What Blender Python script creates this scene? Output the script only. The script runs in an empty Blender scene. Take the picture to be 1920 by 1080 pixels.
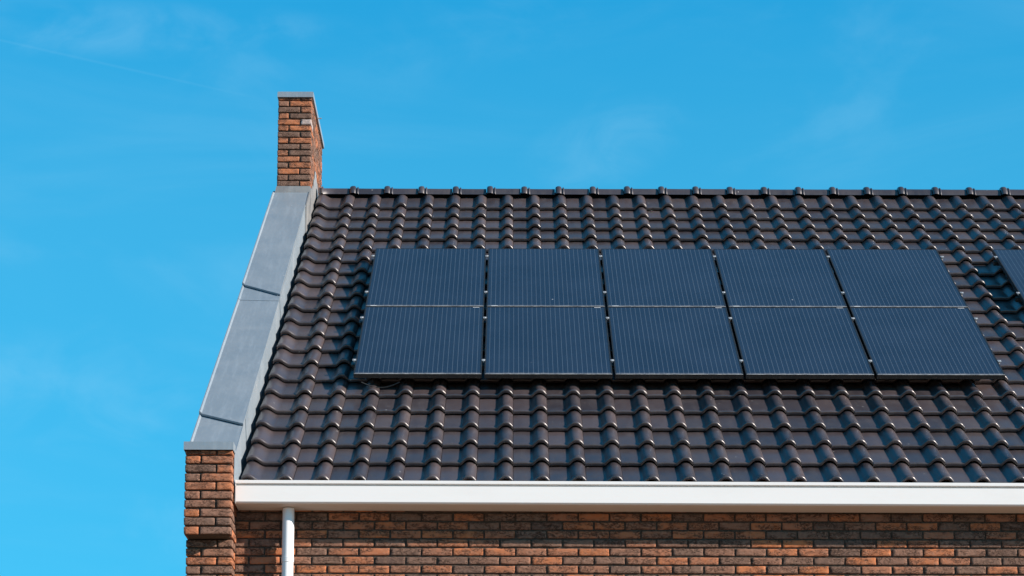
import bpy, math, random
from mathutils import Vector, Matrix, noise
random.seed(7)
sc = bpy.context.scene
COL = sc.collection
RAD = math.radians

# ------------------------------------------------------------------ camera
TH, RO, YA = RAD(9.1005), RAD(0.1182), RAD(-0.045)
fw = Vector((math.sin(YA)*math.cos(TH), math.cos(YA)*math.cos(TH), math.sin(TH)))
rt = Vector((math.cos(YA), -math.sin(YA), 0)); up = rt.cross(fw)
r2 = math.cos(RO)*rt + math.sin(RO)*up; u2 = math.cos(RO)*up - math.sin(RO)*rt
cam = bpy.data.cameras.new('camera'); co = bpy.data.objects.new('camera', cam); COL.objects.link(co)
m = Matrix((r2, u2, -fw)).transposed().to_4x4(); m.translation = Vector((1.2314, -15.8247, -3.8623))
co.matrix_world = m
cam.sensor_width = 36; cam.lens = 4299.53*36/1920
cam.shift_x = 5.1/1920; cam.shift_y = 718.68/1920
cam.clip_start = .5; cam.clip_end = 2000
sc.camera = co

# ------------------------------------------------------------------ sun, sky, exposure
SUN = Vector((2.48, -1.0, 1.09)).normalized()
EL = math.asin(SUN.z); AZ = math.atan2(SUN.x, SUN.y)
sl = bpy.data.lights.new('sun', 'SUN'); sl.energy = 5.0; sl.angle = RAD(.5); sl.color = (1, .88, .77)
so = bpy.data.objects.new('sun', sl); COL.objects.link(so)
so.rotation_euler = (-SUN).to_track_quat('-Z', 'Y').to_euler(); so.location = (30, -15, 20)
w = bpy.data.worlds.new('World'); sc.world = w; w.use_nodes = True
nt = w.node_tree; N = nt.nodes; L = nt.links; N.clear()
def nd(nt, t, **k):
    n = nt.nodes.new(t)
    for a, b in k.items(): setattr(n, a, b)
    return n
out = nd(nt, 'ShaderNodeOutputWorld'); bg = nd(nt, 'ShaderNodeBackground')
sky = nd(nt, 'ShaderNodeTexSky', sky_type='NISHITA', sun_disc=False, sun_elevation=EL, sun_rotation=AZ)
sky.air_density = 1.0; sky.dust_density = 0.25; sky.ozone_density = 2.0; sky.altitude = 0
tint = nd(nt, 'ShaderNodeMix', data_type='RGBA', blend_type='MULTIPLY'); tint.inputs[0].default_value = 1
tint.inputs[7].default_value = (.27, 1.95, 3.02, 1)
gam = nd(nt, 'ShaderNodeGamma'); gam.inputs[1].default_value = .42; L.new(sky.outputs[0], gam.inputs[0])
sxyz = nd(nt, 'ShaderNodeSeparateXYZ'); tcs = nd(nt, 'ShaderNodeTexCoord'); L.new(tcs.outputs['Generated'], sxyz.inputs[0])
def zmap(a, b, c, d):
    n = nd(nt, 'ShaderNodeMapRange', interpolation_type='SMOOTHSTEP')
    for i, x in enumerate((a, b, c, d)): n.inputs[i+1].default_value = x
    L.new(sxyz.outputs[2], n.inputs[0]); return n.outputs[0]
cc = nd(nt, 'ShaderNodeCombineColor'); L.new(zmap(.34, .46, 1, .40), cc.inputs[0]); L.new(zmap(.34, .50, 1.02, .88), cc.inputs[1]); cc.inputs[2].default_value = .97
deep = nd(nt, 'ShaderNodeMix', data_type='RGBA', blend_type='MULTIPLY'); deep.inputs[0].default_value = 1       # deeper blue with height
L.new(gam.outputs[0], deep.inputs[6]); L.new(cc.outputs[0], deep.inputs[7])
zen = nd(nt, 'ShaderNodeMix', data_type='RGBA', blend_type='MULTIPLY'); zen.inputs[0].default_value = 1          # darker towards the zenith
L.new(deep.outputs[2], zen.inputs[6]); L.new(zmap(.45, .9, 1, .5), zen.inputs[7])
L.new(zen.outputs[2], tint.inputs[6])
tc = nd(nt, 'ShaderNodeTexCoord')
def wisp(scale, rot, lo, hi, amt, seed):
    mp = nd(nt, 'ShaderNodeMapping'); mp.inputs['Scale'].default_value = scale; mp.inputs['Rotation'].default_value = rot; mp.inputs['Location'].default_value = seed
    no = nd(nt, 'ShaderNodeTexNoise'); no.inputs['Scale'].default_value = 1; no.inputs['Detail'].default_value = 6; no.inputs['Roughness'].default_value = .55
    no.inputs['Distortion'].default_value = .6
    mr = nd(nt, 'ShaderNodeMapRange', interpolation_type='SMOOTHSTEP'); mr.inputs[1].default_value = lo; mr.inputs[2].default_value = hi; mr.inputs[4].default_value = amt
    L.new(tc.outputs['Generated'], mp.inputs[0]); L.new(mp.outputs[0], no.inputs[0]); L.new(no.outputs[0], mr.inputs[0]); return mr.outputs[0]
w1 = wisp((4, 3, 22), (0, RAD(8), 0), .42, .85, .10, (3, 1, 2))
w2 = wisp((14, 5, 22), (0, RAD(-25), 0), .5, .85, .09, (7, 2, 5))
# faint contrail: thin band round a great circle
P0 = Vector((-.1142, 1, .4263)).normalized(); P1 = Vector((-.2367, 1, .4551)).normalized()
gc = P0.cross(P1).normalized()
dt = nd(nt, 'ShaderNodeVectorMath', operation='DOT_PRODUCT'); dt.inputs[1].default_value = gc
L.new(tc.outputs['Generated'], dt.inputs[0])
ab = nd(nt, 'ShaderNodeMath', operation='ABSOLUTE'); L.new(dt.outputs['Value'], ab.inputs[0])
mr = nd(nt, 'ShaderNodeMapRange', interpolation_type='SMOOTHSTEP'); mr.inputs[1].default_value = 0; mr.inputs[2].default_value = .0009; mr.inputs[3].default_value = .032; mr.inputs[4].default_value = 0
L.new(ab.outputs[0], mr.inputs[0])
sx = nd(nt, 'ShaderNodeSeparateXYZ'); L.new(tc.outputs['Generated'], sx.inputs[0])
mx = nd(nt, 'ShaderNodeMapRange', interpolation_type='SMOOTHSTEP'); mx.inputs[1].default_value = -.09; mx.inputs[2].default_value = -.15; L.new(sx.outputs[0], mx.inputs[0])
mm = nd(nt, 'ShaderNodeMath', operation='MULTIPLY'); L.new(mr.outputs[0], mm.inputs[0]); L.new(mx.outputs[0], mm.inputs[1])
a1 = nd(nt, 'ShaderNodeMath', operation='ADD'); L.new(w1, a1.inputs[0]); L.new(w2, a1.inputs[1])
a2 = nd(nt, 'ShaderNodeMath', operation='ADD'); L.new(a1.outputs[0], a2.inputs[0]); L.new(mm.outputs[0], a2.inputs[1])
def blob(d, wide, tall, tilt, amt, seed):                      # a soft wisp round one direction of the sky
    d = Vector(d).normalized(); ax = Vector((1, -d.x/d.y, 0)).normalized(); ay = ax.cross(d); ca, sa = math.cos(tilt), math.sin(tilt)
    u, v = (ax*ca+ay*sa)/wide, (ay*ca-ax*sa)/tall
    sq = []
    for q in (u, v):
        off = nd(nt, 'ShaderNodeVectorMath', operation='SUBTRACT'); off.inputs[1].default_value = d; L.new(tc.outputs['Generated'], off.inputs[0])
        dp_ = nd(nt, 'ShaderNodeVectorMath', operation='DOT_PRODUCT'); dp_.inputs[1].default_value = q; L.new(off.outputs[0], dp_.inputs[0])
        m2 = nd(nt, 'ShaderNodeMath', operation='POWER'); m2.inputs[1].default_value = 2; L.new(dp_.outputs['Value'], m2.inputs[0]); sq.append(m2.outputs[0])
    ad = nd(nt, 'ShaderNodeMath', operation='ADD'); L.new(sq[0], ad.inputs[0]); L.new(sq[1], ad.inputs[1])
    fo = nd(nt, 'ShaderNodeMapRange', interpolation_type='SMOOTHSTEP'); fo.inputs[2].default_value = 1; fo.inputs[3].default_value = 1; fo.inputs[4].default_value = 0; L.new(ad.outputs[0], fo.inputs[0])
    ml = nd(nt, 'ShaderNodeMath', operation='MULTIPLY'); L.new(fo.outputs[0], ml.inputs[0]); L.new(wisp((22, 12, 40), (0, tilt, 0), .38, .72, amt, seed), ml.inputs[1])
    return ml.outputs[0]
acc = a2.outputs[0]
for bl in (blob((.039, .927, .374), .045, .020, .35, .10, (1, 4, 2)), blob((-.17, .895, .412), .12, .014, .08, .12, (5, 2, 8)), blob((-.19, .945, .27), .11, .030, -.15, .09, (2, 9, 4)), blob((0, .90, .42), .10, .025, .3, .05, (8, 1, 1))):
    an = nd(nt, 'ShaderNodeMath', operation='ADD'); L.new(acc, an.inputs[0]); L.new(bl, an.inputs[1]); acc = an.outputs[0]
cl = nd(nt, 'ShaderNodeMix', data_type='RGBA'); cl.inputs[7].default_value = (3.2, 5.4, 6.6, 1)
L.new(acc, cl.inputs[0]); L.new(tint.outputs[2], cl.inputs[6])
L.new(cl.outputs[2], bg.inputs[0]); bg.inputs[1].default_value = .085
L.new(bg.outputs[0], out.inputs[0])
vs = sc.view_settings; vs.view_transform = 'Standard'; vs.look = 'None'; vs.gamma = 1; vs.use_curve_mapping = False; vs.exposure = .9

# ------------------------------------------------------------------ helpers
def tag(o, label=None, cat=None, group=None, kind=None):
    if label: o['label'] = label
    if cat: o['category'] = cat
    if group: o['group'] = group
    if kind: o['kind'] = kind
    return o
def empty(name, loc, parent=None, rot=(0, 0, 0)):
    o = bpy.data.objects.new(name, None); COL.objects.link(o); o.location = loc; o.rotation_euler = rot
    o.empty_display_size = .2
    if parent: o.parent = parent
    return o
class MB:
    def __init__(s): s.v = []; s.f = []; s.a = {}; s.sm = []
    def add(s, vs, fs, smooth=False, **at):
        b = len(s.v); s.v += [tuple(v) for v in vs]; s.f += [tuple(b+i for i in f) for f in fs]
        s.sm += [smooth]*len(fs)
        for k, val in at.items():
            L_ = s.a.setdefault(k, [])
            L_ += [0.0]*(b-len(L_))
            L_ += list(val) if isinstance(val, (list, tuple)) else [val]*len(vs)
        return b
    def box(s, x0, x1, y0, y1, z0, z1, **at):
        v = [(x, y, z) for z in (z0, z1) for y in (y0, y1) for x in (x0, x1)]
        s.add(v, [(0, 2, 3, 1), (4, 5, 7, 6), (0, 1, 5, 4), (1, 3, 7, 5), (3, 2, 6, 7), (2, 0, 4, 6)], **at)
    def prism(s, pts, x0, x1, **at):                       # polygon in (y, z) pulled along x
        n = len(pts); v = [(x0, y, z) for y, z in pts]+[(x1, y, z) for y, z in pts]
        s.add(v, [tuple(range(n)), tuple(range(2*n-1, n-1, -1))]+[(i, i+n, (i+1) % n+n, (i+1) % n) for i in range(n)], **at)
    def cyl(s, x, y, z0, z1, r0, r1=None, n=40, caps=True):
        r1 = r0 if r1 is None else r1
        v = [(x+r*math.cos(2*math.pi*i/n), y+r*math.sin(2*math.pi*i/n), z) for r, z in ((r0, z0), (r1, z1)) for i in range(n)]
        s.add(v, [(i, (i+1) % n, (i+1) % n+n, i+n) for i in range(n)], smooth=True)
        if caps: s.add(v, [tuple(range(n-1, -1, -1)), tuple(range(n, 2*n))])
    def tube(s, pts, r, n=8):
        pts = [Vector(p) for p in pts]; v = []
        for i, p in enumerate(pts):
            t = (pts[min(i+1, len(pts)-1)]-pts[max(i-1, 0)]).normalized()
            a = t.cross(Vector((.3, .2, 1))).normalized(); b = t.cross(a)
            v += [p+r*(math.cos(2*math.pi*k/n)*a+math.sin(2*math.pi*k/n)*b) for k in range(n)]
        f = [(i*n+k, i*n+(k+1) % n, (i+1)*n+(k+1) % n, (i+1)*n+k) for i in range(len(pts)-1) for k in range(n)]
        s.add(v, f, smooth=True)
    def build(s, name, mat, parent=None, origin=None):
        me = bpy.data.meshes.new(name)
        v = s.v
        if origin: v = [(a-origin[0], b-origin[1], c-origin[2]) for a, b, c in v]
        me.from_pydata(v, [], s.f); me.update()
        me.polygons.foreach_set('use_smooth', s.sm)
        for k, val in s.a.items():
            val += [0.0]*(len(s.v)-len(val))
            me.attributes.new(k, 'FLOAT', 'POINT').data.foreach_set('value', val)
        me.materials.append(mat)
        o = bpy.data.objects.new(name, me); COL.objects.link(o)
        if parent: o.parent = parent
        if origin: o.location = origin
        return o

# ------------------------------------------------------------------ materials
def mat(name):
    mt = bpy.data.materials.new(name); mt.use_nodes = True; nt = mt.node_tree; nt.nodes.clear()
    o = nd(nt, 'ShaderNodeOutputMaterial'); b = nd(nt, 'ShaderNodeBsdfPrincipled'); nt.links.new(b.outputs[0], o.inputs[0])
    return mt, nt, b
class G:                                                     # tiny node-graph helper
    def __init__(s, nt): s.nt = nt; s.tc = nd(nt, 'ShaderNodeTexCoord')
    def lk(s, a, b): s.nt.links.new(a, b)
    def noise(s, scale, detail=4, rough=.55, vec=None, stretch=None, dist=0, w=None):
        n = nd(s.nt, 'ShaderNodeTexNoise')
        if w is not None: n.noise_dimensions = '4D'; s.lk(w, n.inputs['W'])
        n.inputs['Scale'].default_value = scale; n.inputs['Detail'].default_value = detail; n.inputs['Roughness'].default_value = rough; n.inputs['Distortion'].default_value = dist
        v = vec or s.tc.outputs['Object']
        if stretch:
            mp = nd(s.nt, 'ShaderNodeMapping'); mp.inputs['Scale'].default_value = stretch; s.lk(v, mp.inputs[0]); v = mp.outputs[0]
        s.lk(v, n.inputs['Vector']); return n.outputs[0]
    def vor(s, scale, stretch=None, feature='F1'):
        n = nd(s.nt, 'ShaderNodeTexVoronoi', feature=feature); n.inputs['Scale'].default_value = scale
        v = s.tc.outputs['Object']
        if stretch:
            mp = nd(s.nt, 'ShaderNodeMapping'); mp.inputs['Scale'].default_value = stretch; s.lk(v, mp.inputs[0]); v = mp.outputs[0]
        s.lk(v, n.inputs['Vector']); return n
    def rng(s, v, a, b, c=0, d=1, sm=True):
        n = nd(s.nt, 'ShaderNodeMapRange')
        if sm: n.interpolation_type = 'SMOOTHSTEP'
        for i, x in enumerate((a, b, c, d)): n.inputs[i+1].default_value = x
        s.lk(v, n.inputs[0]); return n.outputs[0]
    def math(s, op, a, b=None, c=None):
        n = nd(s.nt, 'ShaderNodeMath', operation=op)
        for i, x in enumerate((a, b, c)):
            if x is None: continue
            if isinstance(x, (int, float)): n.inputs[i].default_value = x
            else: s.lk(x, n.inputs[i])
        return n.outputs[0]
    def mix(s, f, a, b, bt='MIX'):
        n = nd(s.nt, 'ShaderNodeMix', data_type='RGBA', blend_type=bt)
        for i, x in ((0, f), (6, a), (7, b)):
            if isinstance(x, (int, float)): n.inputs[i].default_value = x
            elif isinstance(x, tuple): n.inputs[i].default_value = (*x, 1)
            else: s.lk(x, n.inputs[i])
        return n.outputs[2]
    def ramp(s, v, stops):
        n = nd(s.nt, 'ShaderNodeValToRGB'); e = n.color_ramp.elements
        while len(e) < len(stops): e.new(.5)
        for el, (p, c) in zip(e, stops): el.position = p; el.color = (*c, 1)
        s.lk(v, n.inputs[0]); return n.outputs[0]
    def attr(s, name): n = nd(s.nt, 'ShaderNodeAttribute', attribute_name=name); return n.outputs['Fac']
    def bump(s, b, h, dist, strength=1):
        n = nd(s.nt, 'ShaderNodeBump'); n.inputs['Distance'].default_value = dist; n.inputs['Strength'].default_value = strength
        s.lk(h, n.inputs['Height']); s.lk(n.outputs[0], b.inputs['Normal'])

# brick
M_brick, nt, b = mat('brick'); g = G(nt)
rnd = g.attr('tone'); wv = g.math('MULTIPLY', g.attr('seed'), 37.0)
base = g.ramp(rnd, [(0, (.088, .055, .045)), (.2, (.155, .094, .070)), (.40, (.205, .108, .075)), (.55, (.29, .128, .076)), (.75, (.38, .135, .062)), (1, (.45, .148, .055))])
n1 = g.noise(9, 5, .6, stretch=(1, 1, 2.2), w=wv)
n2 = g.noise(60, 4, .6, w=wv)
cre = g.noise(16, 5, .65, stretch=(1, 1, 2.0), dist=1.6, w=wv)
c = g.mix(g.rng(n1, .35, .7), base, g.mix(.6, base, (.17, .10, .075)))
c = g.mix(g.rng(n2, .35, .8, 0, .42), c, (.30, .19, .14))
crv = g.math('MULTIPLY', g.rng(g.math('ABSOLUTE', g.math('SUBTRACT', cre, .5)), .0, .05, 1, 0), g.rng(n1, .40, .56, 0, 1))
c = g.mix(g.math('MULTIPLY', crv, .85), c, (.028, .017, .013))
pale = g.rng(g.attr('pale'), .5, .6)
c = g.mix(pale, c, (.40, .33, .31))
g.lk(c, b.inputs['Base Color']); b.inputs['Roughness'].default_value = .9; b.inputs['Specular IOR Level'].default_value = .2
h = g.math('ADD', g.math('MULTIPLY', n2, .35), g.math('ADD', g.math('MULTIPLY', crv, -1.1), g.math('MULTIPLY', cre, .9)))
g.bump(b, h, .006, .8)
# mortar
M_mortar, nt, b = mat('mortar'); g = G(nt)
g.lk(g.ramp(g.noise(70, 3), [(.3, (.034, .025, .019)), (.7, (.095, .068, .050))]), b.inputs['Base Color']); b.inputs['Roughness'].default_value = 1
g.bump(b, g.noise(180, 3), .003)
# far brick (unseen gable side and back)
M_brickfar, nt, b = mat('brick_far'); g = G(nt)
mp = nd(nt, 'ShaderNodeMapping'); mp.inputs['Rotation'].default_value = (RAD(90), 0, RAD(90)); g.lk(g.tc.outputs['Object'], mp.inputs[0])
bt = nd(nt, 'ShaderNodeTexBrick'); g.lk(mp.outputs[0], bt.inputs[0])
bt.inputs['Color1'].default_value = (.16, .09, .065, 1); bt.inputs['Color2'].default_value = (.46, .17, .08, 1); bt.inputs['Mortar'].default_value = (.05, .04, .033, 1)
bt.inputs['Scale'].default_value = 1; bt.inputs['Mortar Size'].default_value = .005; bt.inputs['Brick Width'].default_value = .22; bt.inputs['Row Height'].default_value = .0625
g.lk(bt.outputs[0], b.inputs['Base Color']); b.inputs['Roughness'].default_value = .9
# roof tile: glazed dark anthracite with brown dust
M_tile, nt, b = mat('roof_tile'); g = G(nt)
tone = g.attr('tone')
base = g.ramp(tone, [(0, (.032, .027, .032)), (.5, (.046, .037, .041)), (1, (.068, .051, .053))])
n1 = g.noise(1.3, 4, .6); n2 = g.noise(14, 6, .65, stretch=(1, .35, .35)); n3 = g.noise(90, 3, .6)
c = g.mix(g.rng(g.math('ADD', n1, g.math('MULTIPLY', n2, .5)), .62, .95, 0, .30), base, (.095, .076, .070))
c = g.mix(g.rng(g.noise(30, 4, stretch=(3, .25, .25)), .60, .78, 0, .35), c, (.14, .11, .09))
edge = g.attr('edge')
nn = g.noise(8, 4, .7)
c = g.mix(g.math('MULTIPLY', g.rng(edge, .35, .95), g.rng(nn, .42, .62, .1, .9)), c, (.22, .165, .095))
v = g.vor(9); sp = g.math('MULTIPLY', g.rng(v.outputs['Distance'], .035, .05, 1, 0), g.rng(g.noise(2.1, 2, vec=None), .5, .58))
c = g.mix(g.math('MULTIPLY', sp, .8), c, (.55, .53, .5))
g.lk(c, b.inputs['Base Color'])
g.lk(g.rng(n2, .3, .75, .28, .42), b.inputs['Roughness']); b.inputs['IOR'].default_value = 1.6; b.inputs['Specular IOR Level'].default_value = .68
g.bump(b, g.math('ADD', g.math('MULTIPLY', n3, .3), n2), .0016, .5)
M_deck, nt, b = mat('roof_underlay'); b.inputs['Base Color'].default_value = (.005, .005, .005, 1); b.inputs['Roughness'].default_value = 1; b.inputs['Specular IOR Level'].default_value = 0
# zinc
def zinc(name, col, col2, dull):
    M, nt, b = mat(name); g = G(nt)
    n1 = g.noise(2.4, 5, .6, dist=.5); n2 = g.noise(40, 4, .6); n3 = g.noise(5, 5, .65, stretch=(5, .5, .5))
    c = g.mix(g.rng(n1, .3, .75), col, col2)
    c = g.mix(g.rng(n3, .45, .75, 0, .30), c, tuple(x*1.4 for x in col2))
    v = g.vor(3.4); sp = g.rng(v.outputs['Distance'], .018, .03, 1, 0)
    c = g.mix(g.math('MULTIPLY', sp, .55), c, (.6, .6, .58))
    g.lk(c, b.inputs['Base Color']); b.inputs['Metallic'].default_value = .35
    g.lk(g.rng(n2, .3, .7, dull-.06, dull+.08), b.inputs['Roughness'])
    g.bump(b, g.math('ADD', g.noise(3.0, 3, .5), g.math('MULTIPLY', n2, .05)), .010, .45)
    return M
M_zinc = zinc('zinc', (.215, .265, .310), (.27, .31, .345), .52)
M_lead = zinc('lead', (.17, .175, .18), (.27, .27, .265), .6)
# white coated gutter, pipe
M_white, nt, b = mat('white_coating'); g = G(nt)
c = g.mix(g.rng(g.noise(1.2, 6, .7, stretch=(1, 1, 3)), .45, .8, 0, .22), (.71, .70, .69), (.58, .55, .51))
c = g.mix(g.rng(g.noise(34, 4, .7), .70, .78, 0, .35), c, (.42, .38, .32))
g.lk(c, b.inputs['Base Color']); b.inputs['Roughness'].default_value = .38
M_pipe, nt, b = mat('white_pvc'); g = G(nt)
g.lk(g.mix(g.rng(g.noise(5, 5, .6, stretch=(1, 1, .3)), .4, .8, 0, .3), (.74, .75, .76), (.6, .58, .54)), b.inputs['Base Color']); b.inputs['Roughness'].default_value = .28
# panel
M_frame, nt, b = mat('black_anodised'); g = G(nt)
stk = g.noise(22, 4, .7, stretch=(9, .6, .6))
g.lk(g.mix(g.rng(stk, .52, .72, 0, .6), (.012, .012, .013), (.085, .070, .052)), b.inputs['Base Color']); b.inputs['Roughness'].default_value = .45
M_cell, nt, b = mat('solar_cells'); g = G(nt)
sep = nd(nt, 'ShaderNodeSeparateXYZ'); g.lk(g.tc.outputs['Object'], sep.inputs[0])
fx = g.math('FRACT', g.math('DIVIDE', g.math('ADD', sep.outputs[0], -.0358+.0192*1), .03835))
ln = g.rng(g.math('ABSOLUTE', g.math('SUBTRACT', fx, .5)), .022, .040, 1, 0)
inx = g.math('MULTIPLY', g.math('GREATER_THAN', sep.outputs[0], .03), g.math('LESS_THAN', sep.outputs[0], .963))
iny = g.math('MULTIPLY', g.math('GREATER_THAN', sep.outputs[1], .018), g.math('LESS_THAN', sep.outputs[1], 1.617))
ln = g.math('MULTIPLY', ln, g.math('MULTIPLY', inx, iny))
oi = nd(nt, 'ShaderNodeObjectInfo')
fing = g.noise(420, 2, .5, stretch=(.6, 1, 1))
blot = g.noise(2.2, 4, .6, w=g.math('MULTIPLY', oi.outputs['Random'], 50.0))
c = g.mix(g.rng(blot, .3, .7), (.005, .013, .031), (.010, .020, .042))
c = g.mix(g.rng(fing, .35, .75, 0, .6), c, (.022, .042, .075))
cy_ = g.math('FRACT', g.math('DIVIDE', g.math('ADD', sep.outputs[1], -.018), .1599))
cl_ = g.math('MULTIPLY', g.rng(g.math('ABSOLUTE', g.math('SUBTRACT', cy_, .5)), .488, .494, 0, .35), iny)
c = g.mix(cl_, c, (.006, .012, .025))
c = g.mix(g.math('MULTIPLY', ln, .34), c, (.26, .32, .38))
# dust washed towards the bottom edge and a few droppings
dus = g.math('MULTIPLY', g.rng(sep.outputs[1], .05, .014, 0, 1), g.rng(g.noise(18, 4, .7), .35, .7, .25, .9))
c = g.mix(g.math('MULTIPLY', dus, .55), c, (.32, .32, .32))
v = g.vor(5.2, stretch=(1, .8, 1)); v.inputs['Randomness'].default_value = 1
spw = g.math('MULTIPLY', g.rng(v.outputs['Distance'], .03, .05, 1, 0), g.rng(g.noise(3, 2, .5, w=g.math('MULTIPLY', oi.outputs['Random'], 90.0)), .56, .60))
c = g.mix(g.math('MULTIPLY', spw, .6), c, (.5, .53, .56))
g.lk(c, b.inputs['Base Color']); b.inputs['Roughness'].default_value = .5; b.inputs['Specular IOR Level'].default_value = .3
b.inputs['Coat Weight'].default_value = .42; b.inputs['Coat Roughness'].default_value = .08; b.inputs['Coat IOR'].default_value = 1.35
M_alu, nt, b = mat('aluminium'); b.inputs['Base Color'].default_value = (.48, .49, .50, 1); b.inputs['Metallic'].default_value = .45; b.inputs['Roughness'].default_value = .38
M_tape, nt, b = mat('white_foil'); b.inputs['Base Color'].default_value = (.70, .72, .74, 1); b.inputs['Roughness'].default_value = .5
M_black, nt, b = mat('black_plastic'); b.inputs['Base Color'].default_value = (.02, .02, .02, 1); b.inputs['Roughness'].default_value = .35
M_ground, nt, b = mat('paving'); g = G(nt)
g.lk(g.ramp(g.noise(.6, 8, .65), [(.3, (.22, .125, .065)), (.7, (.32, .19, .10))]), b.inputs['Base Color']); b.inputs['Roughness'].default_value = .9

# ------------------------------------------------------------------ dimensions
AL = RAD(36.6443); CA, SA = math.cos(AL), math.sin(AL)
def rp(X, s, n=0.0): return Vector((X, s*CA-n*SA, s*SA+n*CA))
XR = 10.2                                    # right end of the house
ZG = -5.45                                   # ground
S_R = 7.242; YR = S_R*CA; ZR = S_R*SA        # ridge line
GG = .342; PT = .2596; X0 = .7230

gm = MB(); gm.add([(-400, -400, ZG), (400, -400, ZG), (400, 400, ZG), (-400, 400, ZG)], [(0, 1, 2, 3)])
tag(gm.build('ground', M_ground), kind='structure')

house = empty('brick_house', (0, 0, ZG))
tag(house, 'brown brick house with glazed black pantile roof, white gutter and tall gable chimney', 'house')
def part(mb, name, mt, parent=house):
    o = mb.build(name, mt)
    o.parent = parent
    o.matrix_parent_inverse = Matrix.Translation(-Vector((0, 0, ZG))) if parent is house else Matrix.Identity(4)
    return o

# ------------------------------------------------------------------ bricks
def brick(mb, x0, x1, y0, y1, z0, z1, hi=True, tone=None, pale=0.0):
    t = random.random() if tone is None else tone
    sd = random.random()
    j = .0022
    x0 += random.uniform(-j, j)*.6; x1 += random.uniform(-j, j)*.6; z0 += random.uniform(-j, j)*.6; z1 += random.uniform(-j, j)*.6; y0 += random.uniform(-j, j)
    if not hi:
        mb.box(x0, x1, y0, y1, z0, z1, tone=t, seed=sd, pale=pale); return
    lx, ly, lz = x1-x0, y1-y0, z1-z0
    def grid(l, k, ed=.0035):                                # even steps with a tight loop near each edge, so faces stay flat
        return [0, ed/l]+[ed/l+(1-2*ed/l)*i/k for i in range(1, k)]+[1-ed/l, 1]
    gx, gy, gz = grid(lx, max(2, int(round(lx/.018)))), grid(ly, max(1, min(4, int(round(ly/.03))))), grid(lz, 4)
    nx, ny, nz = len(gx)-1, len(gy)-1, len(gz)-1
    idx = {}; vs = []; e = .0014; off = sd*60
    def V(i, j_, k):
        key = (i, j_, k)
        if key in idx: return idx[key]
        fx, fy, fz = gx[i], gy[j_], gz[k]
        p = Vector((x0+lx*fx, y0+ly*fy, z0+lz*fz))
        on = [(-1 if i == 0 else 1 if i == nx else 0), (-1 if j_ == 0 else 1 if j_ == ny else 0), (-1 if k == 0 else 1 if k == nz else 0)]
        cnt = sum(1 for q in on if q)
        nv = noise.noise(p*28+Vector((off, 0, 0)))*.0022+noise.noise(p*75+Vector((0, off, 0)))*.0018
        for a in range(3):
            if on[a]: p[a] += on[a]*(nv-(e if cnt > 1 else 0)-(e*.6 if cnt > 2 else 0))
        vs.append(p); idx[key] = len(vs)-1; return idx[key]
    fs = []
    for i in range(nx):
        for k in range(nz):
            fs.append((V(i, 0, k), V(i+1, 0, k), V(i+1, 0, k+1), V(i, 0, k+1)))
            fs.append((V(i, ny, k), V(i, ny, k+1), V(i+1, ny, k+1), V(i+1, ny, k)))
        for j_ in range(ny):
            fs.append((V(i, j_, 0), V(i, j_+1, 0), V(i+1, j_+1, 0), V(i+1, j_, 0)))
            fs.append((V(i, j_, nz), V(i+1, j_, nz), V(i+1, j_+1, nz), V(i, j_+1, nz)))
    for j_ in range(ny):
        for k in range(nz):
            fs.append((V(0, j_, k), V(0, j_, k+1), V(0, j_+1, k+1), V(0, j_+1, k)))
            fs.append((V(nx, j_, k), V(nx, j_+1, k), V(nx, j_+1, k+1), V(nx, j_, k+1)))
    mb.add(vs, fs, smooth=True, tone=t, seed=sd, pale=pale)
def tone_pick():
    return min(1, max(0, random.choice([random.gauss(.12, .1), random.gauss(.35, .12), random.gauss(.62, .1), random.gauss(.88, .1)])))

CO = .0625; JT = .0125
# front wall
WY = -.08
mb = MB(); xo = 1.041; zo = -.4985-.025                # a vertical joint centre, underside of that course
for r in range(-80, 9):
    z0 = zo+r*CO
    if z0 > -.13: break
    if z0 < ZG: continue
    sh = 0 if r % 2 == 0 else .11
    hi = z0 > -1.0
    k0 = int((-.70-xo)/.22)-2
    for k in range(k0, int((XR-xo)/.22)+1):
        a = xo+sh+k*.22+JT/2; bx = a+.22-JT
        a = max(a, -.712); bx = min(bx, XR)
        if bx-a < .03: continue
        brick(mb, a, bx, WY, WY+.09, z0+JT/2, z0+CO-JT/2, hi=hi and a < 5.2, tone=tone_pick())
wall = part(mb, 'wall', M_brick)
mo = MB(); mo.box(-.72, XR-.004, WY+.011, WY+.10, ZG, -.10)
mo.box(XR-.1, XR-.0041, WY+.1001, 2*YR+.1, ZG, -.1)
mo.box(-.72, XR-.1001, 2*YR-.0, 2*YR+.1, ZG, -.1)
mo.build('mortar', M_mortar, wall)
# right gable
mb = MB(); mb.prism([(WY+.1, ZG), (2*YR+.09, ZG), (2*YR+.09, -.1), (YR, ZR-.06), (WY+.1, -.1)], XR-.02, XR+.08)
part(mb, 'gable_wall', M_brickfar)

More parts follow.
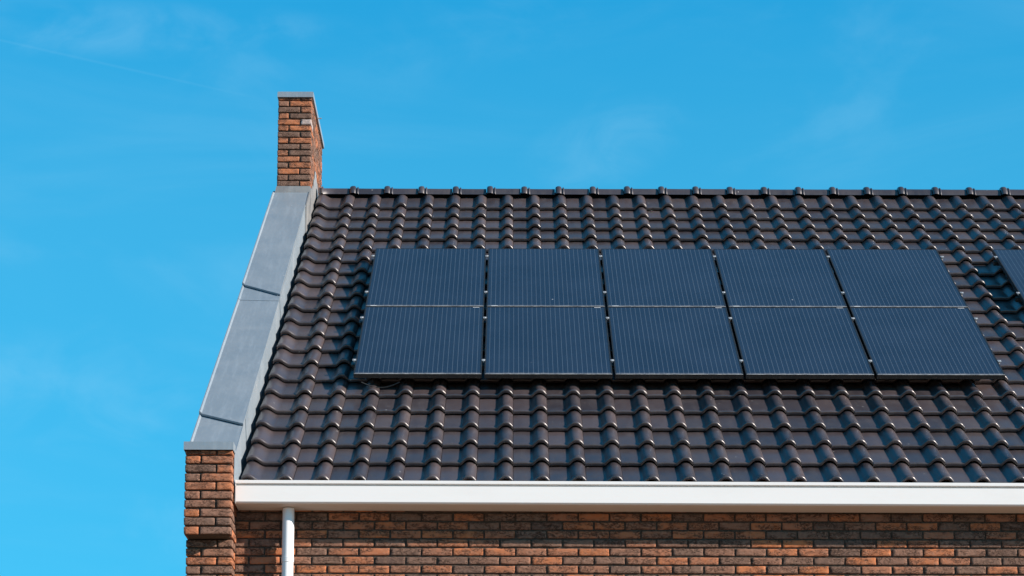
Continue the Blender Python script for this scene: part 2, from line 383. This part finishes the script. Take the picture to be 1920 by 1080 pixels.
# quoined pier / chimney built from whole bricks
def quoin(mb, x0, x1, y0, y1, zb, zt, start, pales=(), tones=None):
    r = 0; z = zb
    st = .2095; hd = (x1-x0)-st-JT
    while z < zt-.008:
        ze = min(z+CO-JT*1.0, zt)
        tn = (tones or {}).get(r, (None, None))
        if (r+start) % 2 == 0: cut = x0+st; order = 0
        else: cut = x0+hd; order = 1
        # front pair
        pl = lambda c: 1.0 if (r, c) in pales else 0.0
        dl, dr = (.098, .2095) if order == 0 else (.2095, .098)
        brick(mb, x0, cut, y0, y0+min(dl, y1-y0), z, ze, tone=tn[0] if tn[0] is not None else tone_pick(), pale=pl(0))
        brick(mb, cut+JT, x1, y0, y0+min(dr, y1-y0), z, ze, tone=tn[1] if tn[1] is not None else tone_pick(), pale=pl(1))
        # flanks going back
        for side, d in ((0, dl), (1, dr)):
            y = y0+d+JT
            while y < y1-.02:
                ye = min(y+.2095, y1)
                xa, xb = (x0, x0+.10) if side == 0 else (x1-.10, x1)
                brick(mb, xa, xb, y, ye, z, ze, hi=(side == 1), tone=tone_pick()); y = ye+JT
        z += CO; r += 1
PX0, PX1 = -1.022, -.699
gp = MB()
quoin(gp, PX0, PX1, -.41, -.095, -.4400, .149, 1)                              # upper, corbelled part
quoin(gp, PX0, PX1-.003, -.275, -.095, -.4400-.0625*12, -.4525, 1)                # lower part in view
z = -.4400-.0625*12
while z > ZG:
    z -= CO; brick(gp, PX0, PX1-.003, -.275, -.095, z, z+CO-JT, hi=False, tone=.4)
pier = part(gp, 'gable_pier', M_brick)
mo = MB(); mo.box(PX0+.018, PX1-.018, -.392, -.09, -.445, .1485); mo.box(PX0+.018, PX1-.021, -.259, -.09, ZG, -.4525)
# wall behind the pier following the slope of the roof
mo.prism([(-.0899, ZG), (2*YR+.1, ZG), (2*YR+.1, .1), (YR, ZR+.24), (-.0899, .14)], PX0+.013, -.733)
mo.build('mortar', M_mortar, pier)
mb = MB(); mb.prism([(-.1, ZG), (2*YR+.1, ZG), (2*YR+.1, .09), (YR, ZR+.225), (-.1, .13)], PX0, PX0+.012)
part(mb, 'gable_wall', M_brickfar)

# chimney
CX0, CX1, CY0, CY1 = -1.029, -.708, 5.195, 6.471
CB, CT = 4.222, 5.118
cm = MB(); quoin(cm, CX0, CX1, CY0, CY1, CB-CO*6, CT, 0, pales={(16, 1)}, tones={16: (.85, .5), 15: (.9, .9), 14: (.1, .1), 13: (.8, .8), 12: (.2, .25), 11: (.75, .15), 10: (.7, .4), 9: (.25, .8), 8: (.85, .55), 7: (.3, .2), 6: (.18, .75), 17: (.7, .08), 18: (.12, .6), 19: (.45, .85)})
chim = part(cm, 'chimney', M_brick)
mo = MB(); mo.box(CX0+.013, CX1-.013, CY0+.013, CY1-.013, 2.5, CT-.002); mo.build('mortar', M_mortar, chim)
cp = MB()
cp.box(-1.037, -.6905, 5.178, 6.488, 5.1195, 5.171)
cp.box(-1.031, -.6965, 5.184, 6.482, 5.1712, 5.176)
cp.box(-.6904, -.655, 5.72, 5.732, 5.126, 5.134)        # little peg on the edge of the cap
cp.build('chimney_cap', M_zinc, chim)
# lead round the foot of the chimney
fl = MB()
zf0, zf1 = 4.138, 4.220
fl.add([(-1.046, CY0-.032, zf0), (-.704, CY0-.032, zf0), (-.704, CY0-.008, zf1), (-1.031, CY0-.008, zf1),
        (-1.046, CY0-.02, zf0), (-.704, CY0-.02, zf0), (-.704, CY0, zf1+.001), (-1.031, CY0, zf1+.001)],
       [(0, 1, 2, 3), (3, 2, 6, 7), (0, 3, 7, 4), (1, 5, 6, 2), (4, 5, 1, 0)])
xs = CX1+.004
prof = [(4.93, 3.60), (5.02, 3.86), (5.14, 4.02), (5.185, 4.205), (5.30, 4.22), (5.36, 4.29), (5.45, 4.30), (5.49, 4.41), (5.55, 4.42), (5.60, 4.53), (5.70, 4.555), (5.78, 4.50), (5.92, 4.47), (6.0, 4.40), (6.15, 4.38), (6.24, 4.28), (6.47, 4.20), (6.47, 3.7), (5.9, 4.2), (5.7, 4.2), (5.2, 3.80)]
fl.prism(prof, xs, xs+.006); fl.prism([(4.83, 3.90), (4.83, 3.62), (CY0-.001, 3.62), (CY0-.001, 4.175)], -.7165, xs-.0001)
fl.prism([(y+.25 if i % 2 else y+.24, z) for i, (y, z) in enumerate([(4.83, 3.84), (4.93, 4.10), (4.99, 3.92), (4.99, 3.62), (4.80, 3.5)])], xs+.0065, xs+.0105)
fl.build('flashing', M_lead, chim)

# ------------------------------------------------------------------ zinc coping of the gable
cz = MB()
ZL, ZRt, NT = -1.063, -.717, .22
def slab(x0, x1, s0a, s0b, s1a, s1b, n0, n1, e=0):      # sheet on the slope; s given per x side
    v = [rp(x0, s0a, n0), rp(x1, s0b, n0), rp(x1, s1b, n0+e), rp(x0, s1a, n0+e), rp(x0, s0a, n1), rp(x1, s0b, n1), rp(x1, s1b, n1+e), rp(x0, s1a, n1+e)]
    cz.add(v, [(3, 2, 1, 0), (4, 5, 6, 7), (0, 1, 5, 4), (1, 2, 6, 5), (2, 3, 7, 6), (3, 0, 4, 7)])
S0, S1 = .04, 6.672
seams = [(.80, .59), (3.82, 3.55)]
# lower sheet, middle sheet, upper sheet; each overlaps the one below it with a standing welt
slab(ZL, ZRt, S0, S0, seams[0][0]-.004, seams[0][1]-.004, NT-.012, NT)
slab(ZL, ZRt, seams[0][0], seams[0][1], 3.445, 3.425, NT+.004, NT+.020, -.018)
slab(ZL, ZRt, 3.448, 3.428, seams[1][0]-.004, seams[1][1]-.004, NT-.012, NT+.004)
slab(ZL, ZRt, seams[1][0], seams[1][1], S1, S1, NT+.007, NT+.023, .001)
# solid under the sheets so the welts stay closed, a dark backing in the slots
slab(ZL+.01, ZRt-.002, S0, S0, S1-.02, S1-.02, NT-.05, NT-.0125)
# upstand fold on the outer edge
def fold(sa, sb, n, e=0, wdt=.020, hgt=.011):
    pa = [(-wdt/2, 0), (-wdt/2, hgt), (-wdt*.1, hgt*1.05), (wdt/2, 0)]
    v = [rp(ZL+wdt/2+x, s, n+z+(e if s == sb else 0)) for s in (sa, sb) for x, z in pa]
    cz.add(v, [(0, 1, 2, 3), (7, 6, 5, 4)]+[(i, i+4, (i+1) % 4+4, (i+1) % 4) for i in range(4)])
fold(S0, .797, NT); fold(.80, 3.445, NT+.0202, -.018); fold(3.448, 3.817, NT+.0042); fold(3.82, 6.60, NT+.0232, .001)
# hanging outer leg
slab(ZL, ZL+.004, S0, S0, S1, S1, NT-.09, NT-.0125)
# right hand apron down into the valley gutter
seg = [(S0-.35, .72), (.724, 2.1), (2.104, 3.5), (3.504, 5.0), (5.004, 6.62)]
for i, (a, c_) in enumerate(seg):
    x = ZRt-.001+(.0025 if i % 2 else 0)
    slab(x-.004, x, a, a, c_, c_, -.12, NT+.001)
slab(ZRt-.0012, -.60, -.1, -.1, 7.15, 7.15, -.125, -.121)        # valley tray
# small standing ridge beside the edge
# box cap on the pier
Zc0, Zc1 = .150, .207
cz.box(-1.033, -.690, -.432, -.428, Zc0, Zc1)
cz.box(-1.033, -.690, -.4279, -.299, Zc1-.004, Zc1); cz.box(-1.033, -.712, -.2989, .02, Zc1-.004, Zc1)
cz.box(-1.033, -1.029, -.4279, .10, Zc0, Zc1-.0041)
v = [(-.690, -.4279, Zc0), (-.690, -.37, Zc0-.001), (-.690, -.30, Zc0+.002), (-.690, -.30, Zc1-.004), (-.690, -.4279, Zc1-.004)]
cz.add(v+[(x-.004, y, z) for x, y, z in v], [(0, 1, 2, 3, 4), (9, 8, 7, 6, 5)]+[(i, (i+1) % 5, (i+1) % 5+5, i+5) for i in range(5)])
# apron below the cap against the gutter end
cz.prism([(-.298, -.06), (-.298, .19), (-.10, .20), (-.08, .16), (.1, .16), (.1, -.10)], -.6985, -.6960)
cop = part(cz, 'coping', M_zinc)

# ------------------------------------------------------------------ roof tiles
def prof_roll(u):                                           # height of the tile surface, u from the left seam
    t = min(1, abs((u-.2065)/(.068 if u < .2065 else .0615)))
    b = .0385*(1-t**2.3)**1.35
    return b+.0012*(1-math.cos(min(u, .139)/.139*math.pi*2))
US = [0, .004, .03, .06, .09, .12, .139, .147, .155, .163, .171, .179, .187, .195, .203, .211, .219, .227, .235, .242, .248, .253, .2560, .2578]
def verge_roll(x):                                          # from the verge edge, x 0 .. .132
    if x < .042: t = 1-x/.042; return .018+.023*math.sqrt(max(0, 1-(t*.97)**2))
    t = min(1, (x-.042)/.098); return .041*(.5+.5*math.cos(t*math.pi))
tb = MB()
def tile(xa, us, hs, s0, s1, top=False):
    tone = random.random()**1.2; dn = random.uniform(-.0012, .0012); ds = random.uniform(-.0028, .0028); sk = random.uniform(-.004, .004); tw = random.uniform(-.006, .006)
    rows = [(.0120, .0085, 1.), (.0065, .0095, .9), (.0040, .0125, .35), (.0030, .0230, 0.), (.0032, .0310, 0.), (.0050, .0358, 0.), (.0085, .0386, 0.), (.0135, .0395, 0.),
            (.020, None, 0.), (.030, None, 0.), (.042, None, 0.), (.055, None, 0.), (.075, None, 0.), (.14, None, 0.), (.24, None, 0.), (1, None, 0.)]
    vs = []; ed = []; n = len(us)
    Lt = s1-s0
    for ri, (a, d, e_) in enumerate(rows):
        for u, h in zip(us, hs):
            q = h/.038
            if d is not None:
                s = a if ri < 5 else .003+(a-.003)*(1+.35*q); dd = d
            else:
                s = a if a < 1 else Lt
                if a < .06: s += .003*q
                dd = .0398*(1-(s-.010)/GG) if not top else .038-.012*s/GG
            fl = .007*q*math.exp(-max(0, s-.016)**2/.0011)           # the roll flares out towards its nose
            x = xa+u
            n_ = h+dd+dn+fl+.002+tw*(u-.12)
            vs.append(rp(x, s0+s+ds+sk*(u-.12)*3, n_)); ed.append(e_)
    fs = [(r*n+i, r*n+i+1, (r+1)*n+i+1, (r+1)*n+i) for r in range(len(rows)-1) for i in range(n-1)]
    # side skirts and the thickness underneath the nose
    b0 = len(vs)
    for i, (u, h) in enumerate(zip(us, hs)):
        vs.append(rp(xa+u, s0+.034+ds, h+dn+.004)); ed.append(1.)
    fs += [(b0+i, b0+i+1, i+1, i) for i in range(n-1)]
    c0 = len(vs)
    for ri in range(len(rows)):
        for side in (0, n-1):
            p = vs[ri*n+side]; q = p-Vector((0, -SA, CA))*(.020 if side else .05); vs.append(q); ed.append(0.)
    for ri in range(len(rows)-1):
        fs.append((ri*n, (ri+1)*n, c0+2*(ri+1), c0+2*ri))
        fs.append((ri*n+n-1, c0+2*ri+1, c0+2*(ri+1)+1, (ri+1)*n+n-1))
    tb.add(vs, fs, smooth=True, tone=tone, edge=ed)
H = [prof_roll(u) for u in US]
vu = [0, .004, .010, .018, .028, .040, .055, .068, .080, .092, .104, .116, .128, .145]
vg_us = vu+[.165, .19, .21]+[.102+u for u in US[5:]]
vg_h = [verge_roll(u) for u in vu]+[0.001, 0, 0]+[prof_roll(u) for u in US[5:]]
for r in range(0, 21):
    s0 = -.003+r*GG-(.012 if r == 0 else 0); s1 = (r+1)*GG+.032 if r < 20 else 7.21
    tile(-.677, vg_us, vg_h, s0, s1, r == 20)
    k = -4
    while X0+PT*k < XR-.1:
        tile(X0+PT*k+.0010, US, H, s0, s1, r == 20); k += 1
# second column of the verge tile: from its seam
roof = part(tb, 'roof', M_tile)
db = MB()
v = [rp(-.66, -.02, -.05), rp(XR+.05, -.02, -.05), rp(XR+.05, S_R, -.05), rp(-.66, S_R, -.05)]
db.add(v, [(0, 1, 2, 3)])
v = [(-.7, YR, ZR), (XR+.05, YR, ZR), (XR+.05, 2*YR+.1, -.05), (-.7, 2*YR+.1, -.05)]
db.add(v, [(0, 1, 2, 3)])
db.box(-.66, XR, YR-.05, YR+.05, ZR-.04, ZR+.055)
db.prism([(2*YR-.02, -.2), (2*YR+.16, -.2), (2*YR+.16, -.04), (2*YR-.02, .03)], -.7, XR)
db.build('underlay', M_deck, roof)
# ridge
rb = MB()
def ridge_ring(xs_r, seg=18, a0=8, a1=172):
    vs = []
    for x, r in xs_r:
        for i in range(seg+1):
            a = RAD(a0+(a1-a0)*i/seg)
            vs.append((x, YR-r*1.05*math.cos(a), ZR-.002+r*1.17*math.sin(a)**.82))
    n = seg+1
    rb.add(vs, [(j*n+i, (j+1)*n+i, (j+1)*n+i+1, j*n+i+1) for j in range(len(xs_r)-1) for i in range(seg)], smooth=True, tone=random.random()*.6, edge=0.0)
XC = .006; RP = .3376
k = -2
x = XC-2*RP
while x < XR:
    j = random.uniform(-.002, .002)
    b0 = .093+j; x0_ = max(x, -.677)
    pr = []
    if x > -.6:
        pr += [(x-.034, b0-.010), (x-.034, b0+.008), (x-.029, b0+.015), (x-.018, b0+.020), (x-.002, b0+.022), (x+.013, b0+.020), (x+.023, b0+.014), (x+.026, b0+.006), (x+.031, b0+.001), (x+.034, b0+.001), (x+.037, b0+.009), (x+.043, b0+.013), (x+.049, b0+.009), (x+.052, b0), (x+.056, b0)]
    else: pr += [(-.677, b0-.02), (-.677, b0+.006), (-.672, b0+.008), (-.655, b0+.004), (-.645, b0+.004), (-.642, b0+.014), (-.635, b0+.016), (-.630, b0+.01), (-.628, b0)]
    pr += [(x+RP*.5, b0-.001), (x+RP-.040, b0-.001)]
    ridge_ring(pr); x += RP; k += 1
rb.build('ridge', M_tile, roof)

# ------------------------------------------------------------------ gutter and downpipe
gb = MB()
GX0 = -.6855
gpro = [(-.304, -.192), (-.304, -.0790), (-.3000, -.0790), (-.272, -.0790), (-.272, -.0640), (-.3035, -.0625), (-.3060, -.0610), (-.3060, -.0420), (-.3035, -.0395), (-.262, -.0395), (-.259, -.042), (-.259, -.19), (WY-.012, -.19), (WY-.012, -.05), (WY-.004, -.05), (WY-.004, -.2035), (-.284, -.2045), (-.293, -.2030), (-.2985, -.1985)]
gb.prism(gpro, GX0+.0035, XR+.1)
gut = part(gb, 'gutter', M_white)
for v_ in gut.data.vertices: v_.co.z += .006-.0021*(v_.co.x+.69)      # slight fall towards the outlet side
ec = MB(); ec.prism([(-.303, -.195), (-.303, -.062), (-.308, -.060), (-.308, -.0378), (-.288, -.0375), (WY-.003, -.045), (WY-.003, -.2065), (-.286, -.2070), (-.297, -.2035)], GX0-.001, GX0+.0033)
ecap = ec.build('end_cap', M_white, gut)
for v_ in ecap.data.vertices: v_.co.z += .006
dp = MB(); PXc, PYc, PR = -.3275, -.163, .0413
dp.cyl(PXc, PYc, -.558, -.2045, PR, n=48)
dp.cyl(PXc, PYc, -.586, -.5578, PR+.0016, n=48)
dp.cyl(PXc, PYc, ZG+.05, -.5862, PR-.0012, n=48)
pipe = part(dp, 'downpipe', M_pipe)
cb = MB()
for z in (-.5585, -.571, -.5865): cb.cyl(PXc, PYc, z-.0012, z+.0012, PR+.0032, n=48)
cb.build('pipe_joint', M_pipe, pipe)

# ------------------------------------------------------------------ solar panels
PW, PH, TK = .995, 1.623, .035
HN = .162                                                  # height of the glass above the roof plane
SLO, SUP = 1.842, 3.480
def boxl(mb, *a): mb.box(*a)
def panel_meshes():
    f = MB(); wd = .011
    f.box(0, PW, 0, wd, -TK, 0); f.box(0, PW, PH-wd, PH, -TK, 0)
    f.box(0, wd, wd, PH-wd, -TK, -.0001); f.box(PW-wd, PW, wd, PH-wd, -TK, -.0001)
    gl = MB(); gl.box(wd, PW-wd, wd, PH-wd, -.008, -.0012)
    return f, gl
f_, g_ = panel_meshes()
ROT = (AL, 0, 0)
def panel(X, s, label, group, ycl, strip, left_end, right_end, first=[None]):
    p = rp(X, s, HN)
    if first[0] is None:
        root = empty('solar_panel', p, rot=ROT)
        fr = f_.build('frame', M_frame, root); ce = g_.build('glass', M_cell, root)
        # dusty lower lip
        d = MB(); d.box(.004, PW-.004, .0005, .0068, .00005, .0009); dl = d.build('dust_line', M_dust, root)
        st = MB(); st.box(0, .052, 0, .0065, 0, .0009); sto = st.build('foil_strip', M_tape, root)
        c = MB(); c.box(-.0135, .0135, -.017, .017, .0, .0035); c.box(-.006, .006, -.017, .017, -.012, -.0001); c.cyl(0, 0, .0036, .007, .0055, n=12); clm = c.build('clamp', M_alu, root)
        first[0] = (fr, ce, dl, sto, clm); kids = [fr, ce, dl, sto, clm]
    else:
        root = bpy.data.objects.new('solar_panel', None); COL.objects.link(root); root.location = p; root.rotation_euler = ROT; root.empty_display_size = .2
        kids = []
        for k_ in first[0]:
            c = k_.copy(); COL.objects.link(c); c.parent = root; kids.append(c)
    tag(root, label, 'solar panel', group)
    kids[3].location = (.04, .011, 0) if strip == 'low' else (PW-.092, PH-.0175, 0)
    spots = [(-.0102, y) for y in ycl] if not left_end else [(-.012, y) for y in ycl]
    if right_end: spots += [(PW+.012, y) for y in ycl]
    for i, (x, y) in enumerate(spots):
        o = kids[4] if i == 0 else kids[4].copy()
        if i: COL.objects.link(o); o.parent = root
        o.location = (x, y, .0004)
    return root
M_dust, nt, b = mat('dust'); g = G(nt)
g.lk(g.mix(g.rng(g.noise(14, 4, .7), .35, .65), (.16, .17, .18), (.46, .46, .45)), b.inputs['Base Color']); b.inputs['Roughness'].default_value = .9
XA = .004
ords = ['first', 'second', 'third', 'fourth', 'fifth']
YU = [.375, 1.392]; YLw = [.312, 1.338]
for i in range(5):
    X = XA+i*1.016+random.uniform(-.001, .001)
    where = {0: 'leftmost', 1: 'second from the left', 2: 'middle one', 3: 'second from the right', 4: 'rightmost'}[i]
    panel(X, SUP, f'black solar panel in the upper row of the large array, {where}', 'solar panels on the tiled roof', YU, 'low', i == 0, i == 4)
    panel(X, SLO, f'black solar panel in the lower row of the large array, {where}', 'solar panels on the tiled roof', YLw, 'top', i == 0, i == 4)
XB = 5.566
panel(XB, SUP, 'partly visible solar panel cut off by the right edge, apart from the large array', 'solar panels on the tiled roof', YU, 'low', True, False)
# rails under the panels
def mount(x0, x1, label, rows):
    root = empty('mounting_frame', rp(x0, SLO, 0), rot=ROT); tag(root, label, 'mounting frame')
    for y in rows:
        m_ = MB(); m_.box(-.028, x1-x0, -.018, .018, HN-TK-.040, HN-TK-.0005); r_ = m_.build('rail', M_alu2, root); r_.location = (0, y, 0)
    x = .10
    while x < x1-x0:
        for y in rows[:1]+rows[-1:]:
            m_ = MB(); m_.box(-.016, .016, -.10, .10, HN-TK-.047, HN-TK-.0405); m_.box(-.016, .016, -.106, -.1001, .035, HN-TK-.041)
            h_ = m_.build('hook', M_alu2, root); h_.location = (x, y, 0)
        x += 1.02
    return root
M_alu2, nt, b = mat('dull_aluminium'); b.inputs['Base Color'].default_value = (.05, .05, .05, 1); b.inputs['Metallic'].default_value = .6; b.inputs['Roughness'].default_value = .55
rws = [YLw[0], YLw[1], SUP-SLO+YU[0], SUP-SLO+YU[1]]
mf = mount(XA, XA+5.06, 'metal rails and roof hooks hidden under the large array of ten panels', rws)
cb = MB(); cb.tube([(.06+.30*t, -.035+.0*t, HN-TK-.02-.045*math.sin(math.pi*t)) for t in [i/14 for i in range(15)]], .004); cb.build('cable', M_black, mf)
mount(XB, XB+1.0, 'metal rails under the partly visible panel near the right edge', rws[2:])
